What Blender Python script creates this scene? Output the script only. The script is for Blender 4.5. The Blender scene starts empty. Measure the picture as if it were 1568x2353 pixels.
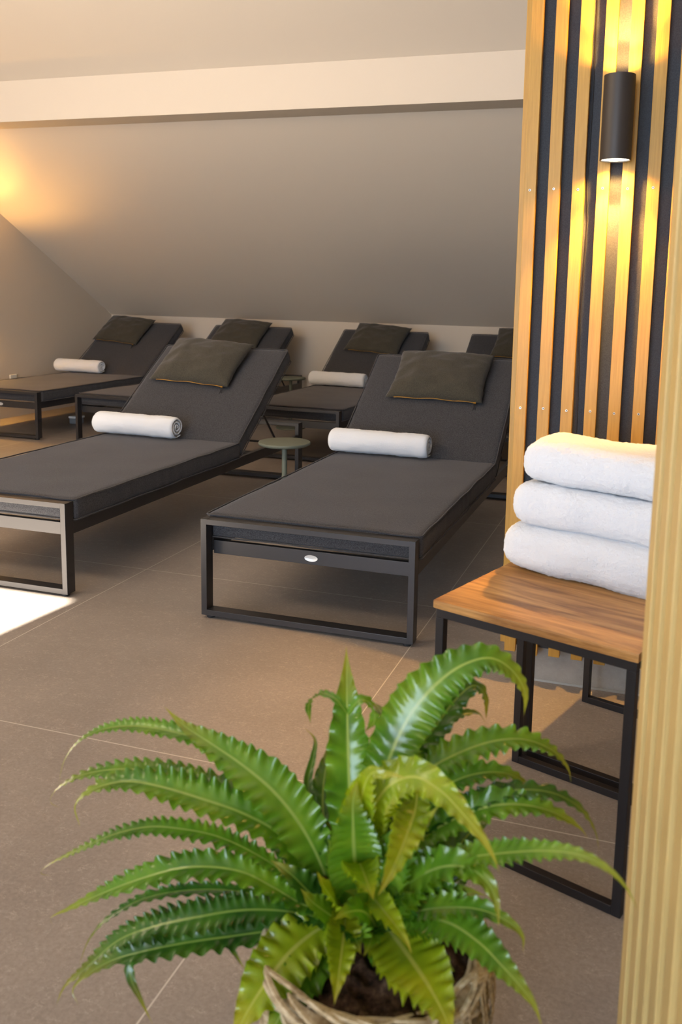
import bpy, bmesh, math, random
from mathutils import Vector, Matrix, noise
random.seed(7)
C = bpy.context.scene.collection
scene = bpy.context.scene

# ------------------------------------------------------------------ camera
F_PX, CX, CY, HC = 2011.6, 885.4, 968.1, 1.115
RM = ((0.95366966, 0.30008676, 0.02149699),      # image right in world axes
      (0.06422472, -0.13325706, -0.98899835),    # image down
      (-0.29392069, 0.94455836, -0.1463562))     # viewing direction
cam_data = bpy.data.cameras.new('camera')
cam = bpy.data.objects.new('camera', cam_data); C.objects.link(cam)
r, d, f = (Vector(v) for v in RM)
m = Matrix(((r.x, -d.x, -f.x, 0), (r.y, -d.y, -f.y, 0), (r.z, -d.z, -f.z, HC), (0, 0, 0, 1)))
cam.matrix_world = m
cam_data.sensor_fit = 'VERTICAL'; cam_data.sensor_height = 36; cam_data.sensor_width = 24
cam_data.lens = F_PX / 2353 * 36
cam_data.shift_x = (784 - CX) / 2353; cam_data.shift_y = (CY - 1176.5) / 2353
cam_data.clip_start = 0.02
cam_data.dof.use_dof = True; cam_data.dof.focus_distance = 3.0; cam_data.dof.aperture_fstop = 5.6
scene.camera = cam

# ------------------------------------------------------------------ colour management
scene.view_settings.view_transform = 'Standard'
scene.view_settings.look = 'None'
scene.view_settings.exposure = 0.0
scene.view_settings.gamma = 1.0
scene.view_settings.use_curve_mapping = False

# ------------------------------------------------------------------ world, sun, daylight
world = bpy.data.worlds.new('world'); scene.world = world
world.use_nodes = True
wb = world.node_tree.nodes['Background']
wb.inputs[0].default_value = (0.62, 0.75, 1.0, 1); wb.inputs[1].default_value = 1.0

def area(name, loc, target, sx, sy, power, col, spread=180):
    l = bpy.data.lights.new(name, 'AREA'); l.shape = 'RECTANGLE'; l.size = sx; l.size_y = sy
    l.energy = power; l.color = col; l.spread = math.radians(spread)
    o = bpy.data.objects.new(name, l); C.objects.link(o); o.location = loc
    o.rotation_euler = (Vector(target) - Vector(loc)).to_track_quat('-Z', 'Y').to_euler()
    return o
SUN_DIR = Vector((0.25, 0.75, -1.0))
sl = bpy.data.lights.new('sun', 'SUN'); sl.energy = 105; sl.angle = math.radians(0.9); sl.color = (1.0, 0.91, 0.76)
so = bpy.data.objects.new('sun', sl); C.objects.link(so)
so.rotation_euler = SUN_DIR.to_track_quat('-Z', 'Y').to_euler(); so.location = (-3, -6, 9)
# daylight through the window behind the camera
area('daylight', (-1.4, -3.5, 1.25), (-1.6, 3, 0.9), 3.0, 2.1, 235, (0.66, 0.81, 1.0))
# added warm fill aimed at the beam and far slope, no fixture there
area('warm_fill', (-3.2, 0.6, 2.5), (-2.2, 5, 2.9), 2.2, 0.8, 84, (1.0, 0.75, 0.50))

# ------------------------------------------------------------------ helpers
def at(u, v, y):
    """point of the place at depth y seen at photo pixel (u, v)"""
    a, b = (u - CX) / F_PX, (v - CY) / F_PX
    dd = Vector(RM[0]) * a + Vector(RM[1]) * b + Vector(RM[2])
    return Vector((0, 0, HC)) + dd * (y / dd.y)

def obj(name, bm, mat, parent=None, smooth=False, bevel=0):
    if bevel:
        es = [e for e in bm.edges if e.is_manifold and e.calc_face_angle(0) > 0.6]
        bmesh.ops.bevel(bm, geom=es, offset=bevel, segments=2, affect='EDGES', profile=0.5, clamp_overlap=True)
    bmesh.ops.recalc_face_normals(bm, faces=bm.faces)
    me = bpy.data.meshes.new(name); bm.to_mesh(me); bm.free()
    if smooth:
        for p in me.polygons: p.use_smooth = True
    if mat: me.materials.append(mat)
    o = bpy.data.objects.new(name, me); C.objects.link(o)
    if parent: o.parent = parent
    return o

def tag(o, label, cat, group=None, kind=None):
    if label: o['label'] = label
    if cat: o['category'] = cat
    if group: o['group'] = group
    if kind: o['kind'] = kind
    return o

def thing(name, label, cat, loc=(0, 0, 0), rz=0, group=None):
    o = bpy.data.objects.new(name, None); C.objects.link(o)
    o.empty_display_size = 0.1
    o.location = loc; o.rotation_euler = (0, 0, rz)
    return tag(o, label, cat, group)

def struct(name, bm, mat, **k):
    o = obj(name, bm, mat, **k); o['kind'] = 'structure'; return o

def copy_tree(o, parent=None):
    c = o.copy(); C.objects.link(c); c.parent = parent
    for ch in list(kids[o.name]) if o.name in kids else []:
        copy_tree(ch, c)
    return c
kids = {}
def index_kids():
    kids.clear()
    for o in bpy.data.objects:
        if o.parent: kids.setdefault(o.parent.name, []).append(o)

def box(bm, x0, x1, y0, y1, z0, z1, mtx=None):
    g = bmesh.ops.create_cube(bm, size=1)['verts']
    for v in g:
        v.co = Vector(((x0 + x1) / 2 + v.co.x * (x1 - x0), (y0 + y1) / 2 + v.co.y * (y1 - y0), (z0 + z1) / 2 + v.co.z * (z1 - z0)))
        if mtx: v.co = mtx @ v.co
    return g

def nb(): return bmesh.new()

def prism(bm, poly, x0, x1):
    a = [bm.verts.new((x0, y, z)) for y, z in poly]; b = [bm.verts.new((x1, y, z)) for y, z in poly]
    bm.faces.new(a); bm.faces.new(b[::-1]); n = len(poly)
    for i in range(n): bm.faces.new((a[i], b[i], b[(i + 1) % n], a[(i + 1) % n]))

def tube(bm, pts, rad, n=8, closed=False, squash=None):
    pts = [Vector(p) for p in pts]; N = len(pts); rings = []
    prev = None
    for i, p in enumerate(pts):
        if closed: t = pts[(i + 1) % N] - pts[i - 1]
        else: t = pts[min(i + 1, N - 1)] - pts[max(i - 1, 0)]
        if t.length < 1e-9: t = Vector((0, 0, 1))
        t.normalize()
        if prev is None:
            a = Vector((0, 0, 1)) if abs(t.z) < .9 else Vector((1, 0, 0))
            s = t.cross(a).normalized()
        else:
            s = (prev - t * prev.dot(t)).normalized()
        prev = s; q = t.cross(s)
        rr = rad(i / (N - 1)) if callable(rad) else rad
        sq = squash or 1
        rings.append([bm.verts.new(p + (s * math.cos(k * 2 * math.pi / n) + q * math.sin(k * 2 * math.pi / n) * sq) * rr) for k in range(n)])
    for i in range(N if closed else N - 1):
        A, B = rings[i], rings[(i + 1) % N]
        for k in range(n): bm.faces.new((A[k], A[(k + 1) % n], B[(k + 1) % n], B[k]))
    if not closed:
        bm.faces.new(rings[0][::-1]); bm.faces.new(rings[-1])

def lathe(bm, prof, n=48, c=(0, 0, 0)):
    rings = []
    for (r_, z) in prof:
        if r_ < 1e-5: rings.append([bm.verts.new((c[0], c[1], c[2] + z))])
        else: rings.append([bm.verts.new((c[0] + r_ * math.cos(k * 2 * math.pi / n), c[1] + r_ * math.sin(k * 2 * math.pi / n), c[2] + z)) for k in range(n)])
    for A, B in zip(rings, rings[1:]):
        for k in range(n):
            a = [A[k % len(A)], A[(k + 1) % len(A)]] if len(A) > 1 else [A[0]]
            b = [B[(k + 1) % n], B[k]] if len(B) > 1 else [B[0]]
            bm.faces.new(a + b)

def rounded_box(hx, hy, hz, rad, nx, ny, nz, fn=None, mtx=None):
    """rounded box centred on the origin, gridded, fn(p, n)->p displaces"""
    bm = nb(); V = {}
    def vert(i, j, k):
        key = (i, j, k)
        if key not in V:
            p = Vector(((2 * i / nx - 1) * hx, (2 * j / ny - 1) * hy, (2 * k / nz - 1) * hz))
            q = Vector((max(-hx + rad, min(hx - rad, p.x)), max(-hy + rad, min(hy - rad, p.y)), max(-hz + rad, min(hz - rad, p.z))))
            dlt = p - q
            if dlt.length > 1e-9: n = dlt.normalized(); p = q + n * rad
            else: n = Vector((0, 0, 1))
            if fn: p = fn(p, n)
            if mtx: p = mtx @ p
            V[key] = bm.verts.new(p)
        return V[key]
    for i in range(nx):
        for j in range(ny):
            for k in (0, nz): bm.faces.new((vert(i, j, k), vert(i + 1, j, k), vert(i + 1, j + 1, k), vert(i, j + 1, k)))
    for i in range(nx):
        for k in range(nz):
            for j in (0, ny): bm.faces.new((vert(i, j, k), vert(i + 1, j, k), vert(i + 1, j, k + 1), vert(i, j, k + 1)))
    for j in range(ny):
        for k in range(nz):
            for i in (0, nx): bm.faces.new((vert(i, j, k), vert(i, j + 1, k), vert(i, j + 1, k + 1), vert(i, j, k + 1)))
    return bm

# ------------------------------------------------------------------ materials
def mat(name, col=(.5, .5, .5), rough=.6, metal=0, spec=.5):
    m_ = bpy.data.materials.new(name); m_.use_nodes = True
    b = m_.node_tree.nodes['Principled BSDF']
    b.inputs['Base Color'].default_value = (*col, 1); b.inputs['Roughness'].default_value = rough
    b.inputs['Metallic'].default_value = metal; b.inputs['Specular IOR Level'].default_value = spec
    return m_
def nodes(m_):
    nt = m_.node_tree; return nt, nt.nodes, nt.links, nt.nodes['Principled BSDF']
def ramp(nt, stops):
    r_ = nt.nodes.new('ShaderNodeValToRGB'); e = r_.color_ramp.elements
    while len(e) > len(stops): e.remove(e[-1])
    while len(e) < len(stops): e.new(.5)
    for el, (p, c) in zip(e, stops): el.position = p; el.color = (*c, 1)
    return r_
def coords(nt, scale=(1, 1, 1), kind='Object', rot=(0, 0, 0)):
    t = nt.nodes.new('ShaderNodeTexCoord'); mp = nt.nodes.new('ShaderNodeMapping')
    mp.inputs['Scale'].default_value = scale; mp.inputs['Rotation'].default_value = rot
    nt.links.new(t.outputs[kind], mp.inputs[0]); return mp
def noise_tex(nt, mp, scale, detail=4, rough=.5):
    n = nt.nodes.new('ShaderNodeTexNoise'); n.inputs['Scale'].default_value = scale
    n.inputs['Detail'].default_value = detail; n.inputs['Roughness'].default_value = rough
    nt.links.new(mp.outputs[0], n.inputs[0]); return n
def bump(nt, src, bsdf, strength, dist=.002):
    b = nt.nodes.new('ShaderNodeBump'); b.inputs['Strength'].default_value = strength; b.inputs['Distance'].default_value = dist
    nt.links.new(src, b.inputs['Height']); nt.links.new(b.outputs[0], bsdf.inputs['Normal']); return b

def mat_paint(name, col):
    m_ = mat(name, col, .85, spec=.25); nt, N, L, b = nodes(m_)
    mp = coords(nt); n = noise_tex(nt, mp, 260, 3); bump(nt, n.outputs[0], b, .12, .001); return m_
M_wall = mat_paint('wall_paint', (.62, .55, .46))
M_ceil = mat_paint('ceiling_paint', (.66, .595, .51))

def mat_floor():
    m_ = mat('stone_tile', (.2, .16, .13), .5, spec=.4); nt, N, L, b = nodes(m_)
    mp = coords(nt)
    n1 = noise_tex(nt, mp, 1.7, 6, .6); r1 = ramp(nt, [(.3, (.215, .188, .170)), (.7, (.300, .264, .238))]); L.new(n1.outputs[0], r1.inputs[0])
    # fine speckle
    n2 = noise_tex(nt, mp, 120, 3, .7); r2 = ramp(nt, [(.35, (.86, .86, .86)), (.65, (1.12, 1.12, 1.12))]); L.new(n2.outputs[0], r2.inputs[0])
    mx = N.new('ShaderNodeMixRGB'); mx.blend_type = 'MULTIPLY'; mx.inputs[0].default_value = 1; L.new(r1.outputs[0], mx.inputs[1]); L.new(r2.outputs[0], mx.inputs[2])
    # short pale fibres: thin iso-lines of warped noise, masked
    mp3 = coords(nt, (1, 1.7, 1)); n3 = noise_tex(nt, mp3, 42, 4, .6); r3 = ramp(nt, [(.487, (0, 0, 0)), (.5, (1, 1, 1)), (.513, (0, 0, 0))]); L.new(n3.outputs[0], r3.inputs[0])
    n4 = noise_tex(nt, mp, 34, 2, .5); r4 = ramp(nt, [(.47, (0, 0, 0)), (.58, (1, 1, 1))]); L.new(n4.outputs[0], r4.inputs[0])
    mm = N.new('ShaderNodeMath'); mm.operation = 'MULTIPLY'; L.new(r3.outputs[0], mm.inputs[0]); L.new(r4.outputs[0], mm.inputs[1])
    mk = N.new('ShaderNodeMath'); mk.operation = 'MULTIPLY'; mk.inputs[1].default_value = .6; L.new(mm.outputs[0], mk.inputs[0])
    mx2 = N.new('ShaderNodeMixRGB'); mx2.inputs[2].default_value = (.52, .46, .40, 1); L.new(mk.outputs[0], mx2.inputs[0]); L.new(mx.outputs[0], mx2.inputs[1])
    # grout: square 1.2 m tiles
    t = N.new('ShaderNodeTexCoord'); sp = N.new('ShaderNodeSeparateXYZ'); L.new(t.outputs['Object'], sp.inputs[0])
    outs = []
    for ax, off in (('X', -.696), ('Y', 2.932)):
        s = N.new('ShaderNodeMath'); s.operation = 'SUBTRACT'; s.inputs[1].default_value = off - .6; L.new(sp.outputs[ax], s.inputs[0])
        mo = N.new('ShaderNodeMath'); mo.operation = 'FLOORED_MODULO'; mo.inputs[1].default_value = 1.2; L.new(s.outputs[0], mo.inputs[0])
        s2 = N.new('ShaderNodeMath'); s2.operation = 'SUBTRACT'; s2.inputs[1].default_value = .6; L.new(mo.outputs[0], s2.inputs[0])
        ab = N.new('ShaderNodeMath'); ab.operation = 'ABSOLUTE'; L.new(s2.outputs[0], ab.inputs[0])
        lt = N.new('ShaderNodeMath'); lt.operation = 'LESS_THAN'; lt.inputs[1].default_value = .0016; L.new(ab.outputs[0], lt.inputs[0]); outs.append(lt)
    mxx = N.new('ShaderNodeMath'); mxx.operation = 'MAXIMUM'; L.new(outs[0].outputs[0], mxx.inputs[0]); L.new(outs[1].outputs[0], mxx.inputs[1])
    mx3 = N.new('ShaderNodeMixRGB'); mx3.inputs[2].default_value = (.50, .46, .42, 1); L.new(mxx.outputs[0], mx3.inputs[0]); L.new(mx2.outputs[0], mx3.inputs[1])
    L.new(mx3.outputs[0], b.inputs['Base Color'])
    rr = ramp(nt, [(.3, (.42, .42, .42)), (.7, (.6, .6, .6))]); L.new(n2.outputs[0], rr.inputs[0]); L.new(rr.outputs[0], b.inputs['Roughness'])
    bump(nt, n2.outputs[0], b, .15, .001)
    return m_
M_floor = mat_floor()

def mat_oak(name, c1, c2, scale=(60, 60, 2.2), rough=.45):
    m_ = mat(name, c1, rough, spec=.4); nt, N, L, b = nodes(m_)
    mp = coords(nt, scale); n = noise_tex(nt, mp, 4, 6, .65); r_ = ramp(nt, [(.3, c1), (.7, c2)]); L.new(n.outputs[0], r_.inputs[0])
    L.new(r_.outputs[0], b.inputs['Base Color']); bump(nt, n.outputs[0], b, .25, .0008); return m_
M_oak = mat_oak('oak_slat', (.35, .188, .030), (.46, .262, .047))
M_oak_pale = mat_oak('oak_batten_pale', (.45, .31, .11), (.57, .41, .16))

def mat_top():
    m_ = mat('mango_wood', (.4, .2, .08), .42, spec=.45); nt, N, L, b = nodes(m_)
    mp = coords(nt, (1.2, 9, 9), rot=(0, 0, .12)); n = noise_tex(nt, mp, 2.6, 8, .6)
    n.inputs['Distortion'].default_value = 1.2
    r_ = ramp(nt, [(.28, (.13, .055, .016)), (.40, (.30, .14, .040)), (.52, (.46, .24, .075)), (.75, (.60, .34, .12))]); L.new(n.outputs[0], r_.inputs[0])
    mp2 = coords(nt, (4, 90, 90), rot=(0, 0, .12)); n2 = noise_tex(nt, mp2, 3, 4, .6); r2 = ramp(nt, [(.35, (.78, .78, .78)), (.65, (1.08, 1.08, 1.08))]); L.new(n2.outputs[0], r2.inputs[0])
    mx = N.new('ShaderNodeMixRGB'); mx.blend_type = 'MULTIPLY'; mx.inputs[0].default_value = 1; L.new(r_.outputs[0], mx.inputs[1]); L.new(r2.outputs[0], mx.inputs[2])
    L.new(mx.outputs[0], b.inputs['Base Color']); bump(nt, n2.outputs[0], b, .2, .0006); return m_
M_top = mat_top()

def mat_fabric(name, c1, c2, scale=330, rough=.95, bs=.5):
    m_ = mat(name, c1, rough, spec=.15); nt, N, L, b = nodes(m_)
    mp = coords(nt, (1, 1, 1)); n = noise_tex(nt, mp, scale, 3, .7); r_ = ramp(nt, [(.32, c1), (.68, c2)]); L.new(n.outputs[0], r_.inputs[0])
    L.new(r_.outputs[0], b.inputs['Base Color']); bump(nt, n.outputs[0], b, bs, .0015)
    b.inputs['Sheen Weight'].default_value = .25; b.inputs['Sheen Roughness'].default_value = .5; b.inputs['Sheen Tint'].default_value = (.6, .6, .65, 1)
    return m_
M_cush = mat_fabric('charcoal_fabric', (.016, .017, .020), (.076, .077, .084))
M_pipe = mat_fabric('charcoal_piping', (.035, .033, .034), (.065, .062, .062))
M_pil = mat_fabric('olive_grey_fabric', (.022, .021, .015), (.088, .080, .062), 480)
M_metal = mat('anthracite_metal', (.058, .057, .060), .34, metal=.6, spec=.5)
M_black = mat('black_metal', (.014, .013, .015), .45, metal=.2)
M_rubber = mat('black_rubber', (.012, .012, .013), .7)
M_badge = mat('brushed_badge', (.66, .68, .69), .4, metal=.3)
M_badge_mark = mat('badge_mark', (.45, .47, .48), .5)
M_zip = mat('brass_zip', (.55, .30, .06), .35, metal=.8)
M_sage = mat('sage_metal', (.11, .125, .095), .6)
M_lamp = mat('black_lamp_metal', (.022, .017, .015), .5, metal=.1)
M_screw = mat('screw_steel', (.45, .42, .38), .35, metal=1)
M_hole = mat('screw_socket', (.02, .02, .02), .6)
M_white = mat('white_plastic', (.75, .74, .70), .5)
M_cable = mat('black_cable', (.012, .012, .014), .5)
M_sky = mat('window_frame_paint', (.5, .5, .5), .5)
M_edge = mat('steel_trim', (.55, .56, .55), .35, metal=.6)

def mat_panel():
    m_ = mat('black_felt_board', (.045, .048, .056),   .75, spec=.15); nt, N, L, b = nodes(m_)
    mp = coords(nt); n = noise_tex(nt, mp, 500, 3); r_ = ramp(nt, [(.3, (.036, .041, .050)), (.7, (.056, .063, .074))]); L.new(n.outputs[0], r_.inputs[0]); L.new(r_.outputs[0], b.inputs['Base Color']); return m_
M_panel = mat_panel()
def mat_stone():
    m_ = mat('grey_stone', (.25, .24, .22), .6); nt, N, L, b = nodes(m_)
    mp = coords(nt); n = noise_tex(nt, mp, 9, 8, .7); r_ = ramp(nt, [(.3, (.23, .225, .21)), (.7, (.36, .35, .33))]); L.new(n.outputs[0], r_.inputs[0])
    n2 = noise_tex(nt, mp, 150, 4, .7); r2 = ramp(nt, [(.62, (0, 0, 0)), (.72, (.5, .5, .5))]); L.new(n2.outputs[0], r2.inputs[0])
    mx = N.new('ShaderNodeMixRGB'); mx.inputs[2].default_value = (.5, .49, .47, 1); L.new(r2.outputs[0], mx.inputs[0]); L.new(r_.outputs[0], mx.inputs[1]); L.new(mx.outputs[0], b.inputs['Base Color'])
    bump(nt, n2.outputs[0], b, .3, .001); return m_
M_stone = mat_stone()

def mat_towel():
    m_ = mat('white_terry', (.82, .86, .92), .95, spec=.1); nt, N, L, b = nodes(m_)
    mp = coords(nt); n = noise_tex(nt, mp, 330, 4, .75); bump(nt, n.outputs[0], b, 1.0, .0035)
    b.inputs['Sheen Weight'].default_value = .4; return m_
M_towel = mat_towel()

def mat_leaf(name, c1, c2, c3, mid):
    m_ = mat(name, c1, .24, spec=.7); nt, N, L, b = nodes(m_)
    mp = coords(nt); n = noise_tex(nt, mp, 14, 3, .6); r_ = ramp(nt, [(.28, c1), (.52, c2), (.78, c3)]); L.new(n.outputs[0], r_.inputs[0])
    uv = N.new('ShaderNodeTexCoord'); sp = N.new('ShaderNodeSeparateXYZ'); L.new(uv.outputs['UV'], sp.inputs[0])
    # midrib
    s = N.new('ShaderNodeMath'); s.operation = 'SUBTRACT'; s.inputs[1].default_value = .5; L.new(sp.outputs['X'], s.inputs[0])
    a = N.new('ShaderNodeMath'); a.operation = 'ABSOLUTE'; L.new(s.outputs[0], a.inputs[0])
    rm = ramp(nt, [(.015, (1, 1, 1)), (.045, (0, 0, 0))]); L.new(a.outputs[0], rm.inputs[0])
    # yellow tip
    rt = ramp(nt, [(.72, (0, 0, 0)), (1.0, (.75, .75, .75))]); L.new(sp.outputs['Y'], rt.inputs[0])
    mx0 = N.new('ShaderNodeMixRGB'); mx0.inputs[2].default_value = (.34, .27, .03, 1); L.new(rt.outputs[0], mx0.inputs[0]); L.new(r_.outputs[0], mx0.inputs[1])
    mx = N.new('ShaderNodeMixRGB'); mx.inputs[2].default_value = (*mid, 1); L.new(rm.outputs[0], mx.inputs[0]); L.new(mx0.outputs[0], mx.inputs[1])
    L.new(mx.outputs[0], b.inputs['Base Color'])
    n2 = noise_tex(nt, mp, 90, 3); bump(nt, n2.outputs[0], b, .15, .001)
    tr = N.new('ShaderNodeBsdfTranslucent'); hs = N.new('ShaderNodeMixRGB'); hs.blend_type = 'MULTIPLY'; hs.inputs[0].default_value = 1; hs.inputs[2].default_value = (1.5, 1.6, .5, 1)
    L.new(mx.outputs[0], hs.inputs[1]); L.new(hs.outputs[0], tr.inputs[0])
    ms = N.new('ShaderNodeMixShader'); ms.inputs[0].default_value = .32; L.new(b.outputs[0], ms.inputs[1]); L.new(tr.outputs[0], ms.inputs[2])
    L.new(ms.outputs[0], N['Material Output'].inputs['Surface']); return m_
M_leaf = [mat_leaf('leaf_dark', (.014, .055, .009), (.036, .115, .012), (.090, .185, .016), (.20, .30, .06)),
          mat_leaf('leaf_green', (.045, .135, .010), (.100, .230, .015), (.200, .320, .022), (.30, .40, .09)),
          mat_leaf('leaf_yellowish', (.140, .240, .008), (.240, .330, .010), (.360, .380, .016), (.42, .46, .08)),
          mat_leaf('leaf_brown', (.10, .055, .015), (.18, .10, .03), (.28, .17, .06), (.25, .17, .07))]
def mat_soil():
    m_ = mat('potting_soil', (.03, .018, .012), .95, spec=.1); nt, N, L, b = nodes(m_)
    mp = coords(nt); n = noise_tex(nt, mp, 60, 8, .75); r_ = ramp(nt, [(.38, (.014, .009, .007)), (.55, (.085, .050, .034)), (.7, (.19, .12, .08))]); L.new(n.outputs[0], r_.inputs[0]); L.new(r_.outputs[0], b.inputs['Base Color'])
    bump(nt, n.outputs[0], b, 1, .006); return m_
M_soil = mat_soil()
def mat_wicker():
    m_ = mat('dried_grass', (.4, .3, .18), .75, spec=.2); nt, N, L, b = nodes(m_)
    mp = coords(nt, (1, 1, 3)); n = noise_tex(nt, mp, 45, 5, .7); r_ = ramp(nt, [(.3, (.18, .12, .06)), (.5, (.42, .33, .20)), (.7, (.62, .52, .36))]); L.new(n.outputs[0], r_.inputs[0]); L.new(r_.outputs[0], b.inputs['Base Color'])
    bump(nt, n.outputs[0], b, .6, .002); return m_
M_wicker = mat_wicker()
def mat_emit(name, col, s):
    m_ = bpy.data.materials.new(name); m_.use_nodes = True; nt = m_.node_tree
    e = nt.nodes.new('ShaderNodeEmission'); e.inputs[0].default_value = (*col, 1); e.inputs[1].default_value = s
    nt.links.new(e.outputs[0], nt.nodes['Material Output'].inputs['Surface']); return m_
M_glow = mat_emit('lamp_lens', (1.0, .86, .62), 9)

# ------------------------------------------------------------------ room shell
XL, XR, YB, YF = -5.19, 2.6, 7.5, -3.6
SL = .566                                          # roof pitch (rise per metre)
RIDGE_Y, RIDGE_Z = 1.0, 4.647
bm = nb(); box(bm, XL - .1, XR + .1, YF - .1, YB + .1, -.1, 0); struct('floor', bm, M_floor)
bm = nb(); prism(bm, [(YB + .1, 0), (YB, 0), (YB, .835), (YB + .1, .835)], XL, XR); struct('wall_back', bm, M_wall)
side_poly = [(YB + .1, 0), (YB + .1, .96), (4.94, 2.52), (4.94, 2.62), (RIDGE_Y, 4.85), (YF - .1, 2.5), (YF - .1, 0)]
bm = nb(); prism(bm, side_poly, XL - .1, XL); struct('wall_left', bm, M_wall)
bm = nb(); prism(bm, side_poly, XR, XR + .1); struct('wall_right', bm, M_wall)
# ceiling: far slope below the beam, far slope above it, near slope around an unseen opening added for the sun patch
bm = nb()
prism(bm, [(YB, .835), (5.0, 2.25), (5.0, 2.50), (YB + .1, .96), (YB + .1, .835)], XL, XR)
prism(bm, [(4.94, 2.417), (RIDGE_Y, RIDGE_Z), (RIDGE_Y, 4.85), (4.94, 2.62)], XL, XR)
NS = .51
def nz_(y): return RIDGE_Z - NS * (RIDGE_Y - y)
hx0, hx1, hy0, hy1 = -4.75, -2.935, -1.95, -.415
def near(y0, y1, x0, x1): prism(bm, [(y0, nz_(y0)), (y1, nz_(y1)), (y1, nz_(y1) + .2), (y0, nz_(y0) + .2)], x0, x1)
near(YF - .1, hy0, XL, XR); near(hy1, RIDGE_Y, XL, XR); near(hy0, hy1, XL, hx0); near(hy0, hy1, hx1, XR)
struct('ceiling', bm, M_ceil)
bm = nb()
for a, b_, c_, d_ in ((hx0 - .06, hx0, hy0 - .05, hy1 + .05), (hx1, hx1 + .06, hy0 - .05, hy1 + .05), (hx0, hx1, hy0 - .06, hy0), (hx0, hx1, hy1, hy1 + .06)):
    prism(bm, [(c_, nz_(c_) - .015), (d_, nz_(d_) - .015), (d_, nz_(d_)), (c_, nz_(c_))], a, b_)
struct('sun_opening_frame', bm, M_sky)  # frame of the added opening that shapes the sunlight on the floor
bm = nb(); prism(bm, [(4.937, 2.4187), (4.937, 2.163), (5.155, 2.163), (5.155, 2.26), (5.05, 2.46)], XL, XR); struct('trim_1', bm, M_ceil)   # boxed beam
# wall behind the camera with a wide glazed opening
bm = nb(); wx0, wx1, wz0, wz1 = -3.1, .3, .08, 2.25
box(bm, XL, wx0, YF - .1, YF, 0, 2.5); box(bm, wx1, XR, YF - .1, YF, 0, 2.5); box(bm, wx0, wx1, YF - .1, YF, 0, wz0); box(bm, wx0, wx1, YF - .1, YF, wz1, 2.5)
struct('wall_front', bm, M_wall)
bm = nb()
for x in (wx0 + .03, wx1 - .03, (wx0 + wx1) / 2): box(bm, x - .03, x + .03, YF - .07, YF - .02, wz0, wz1)
for z in (wz0 + .03, wz1 - .03): box(bm, wx0, wx1, YF - .07, YF - .02, z - .03, z + .03)
struct('window_2', bm, M_sky)

# ------------------------------------------------------------------ slatted partition with stone plinth
PX0, PX1, PY = -.372, 1.3, 2.44
part = bpy.data.objects.new('wall_center', None); C.objects.link(part); part['kind'] = 'structure'
part.location = (PX0, PY, 0)
def rel(bm, o): bmesh.ops.translate(bm, verts=bm.verts, vec=-Vector(o)); return bm
bm = nb(); box(bm, -.338, PX1, 2.45, 2.60, 0, .112); o = obj('stone_plinth', rel(bm, part.location), M_stone, part); o['label'] = 'speckled grey stone plinth'
bm = nb(); box(bm, -.341, -.333, 2.443, 2.452, 0, .108); obj('corner_trim', rel(bm, part.location), M_edge, part)
bm = nb(); box(bm, -.333, PX1, 2.4475, 2.451, 0, .006); obj('floor_seal', rel(bm, part.location), M_edge, part)
bm = nb(); box(bm, PX0, PX1, 2.425, 2.62, .112, 3.75); obj('backing_panel', rel(bm, part.location), M_panel, part, bevel=0.001)
PITCH = .0629
def screw(parent, x, y, z, dirn=-1):
    b1 = nb(); lathe(b1, [(0, -.0002), (.0016, -.0002), (.0017, 0), (.0030, .0), (.0036, -.0008), (.0036, -.002), (0, -.002)], 14)
    bmesh.ops.rotate(b1, verts=b1.verts, cent=(0, 0, 0), matrix=Matrix.Rotation(math.radians(90), 3, 'X')); bmesh.ops.translate(b1, verts=b1.verts, vec=(x, y - .0012, z))
    s_ = obj('screw', b1, M_screw, parent); s_.data.materials.append(M_hole)
    for p_ in s_.data.polygons:
        if p_.index < 28: p_.material_index = 1
slat_h = {}
for k in range(17):
    x0 = -.3725 + PITCH * k
    zb = .100 - (.004 if k % 3 == 1 else 0)
    bm = nb(); box(bm, x0, x0 + .0315, 2.400, 2.425, zb, 3.74)
    s = obj('slat', rel(bm, part.location), M_oak, part, bevel=.0012)
    if k < 9:
        for z in (.807, 1.392):
            screw(s, x0 + .0155 - PX0, 2.400 - PY, z + (.0012 if k % 2 else -.001))
bm = nb(); box(bm, -.390, -.372, 2.432, 2.62, .112, 3.74); o = obj('end_slat', rel(bm, part.location), M_oak, part, bevel=.0012)

# black cable hanging in the gap between two slats
def cable(name, pts, label):
    cu = []
    for i in range(len(pts) - 1):
        for t in range(8):
            a, b_ = Vector(pts[i]), Vector(pts[i + 1]); cu.append(a.lerp(b_, t / 8))
    cu.append(Vector(pts[-1])); bm = nb(); tube(bm, cu, .0014, 6)
    return tag(obj(name, bm, M_cable, smooth=True), label, 'cable')
cable('cable', [(-.209, 2.4225, 1.90), (-.207, 2.4225, 1.62), (-.2085, 2.4225, 1.50), (-.210, 2.4225, 1.40), (-.204, 2.4225, 1.31), (-.207, 2.4225, 1.18), (-.2095, 2.4225, 1.05), (-.206, 2.4225, .92), (-.204, 2.4225, .80), (-.203, 2.4225, .68), (-.202, 2.4225, .3)],
      'thin black cable hanging in the dark gap between two golden wall slats')

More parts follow.
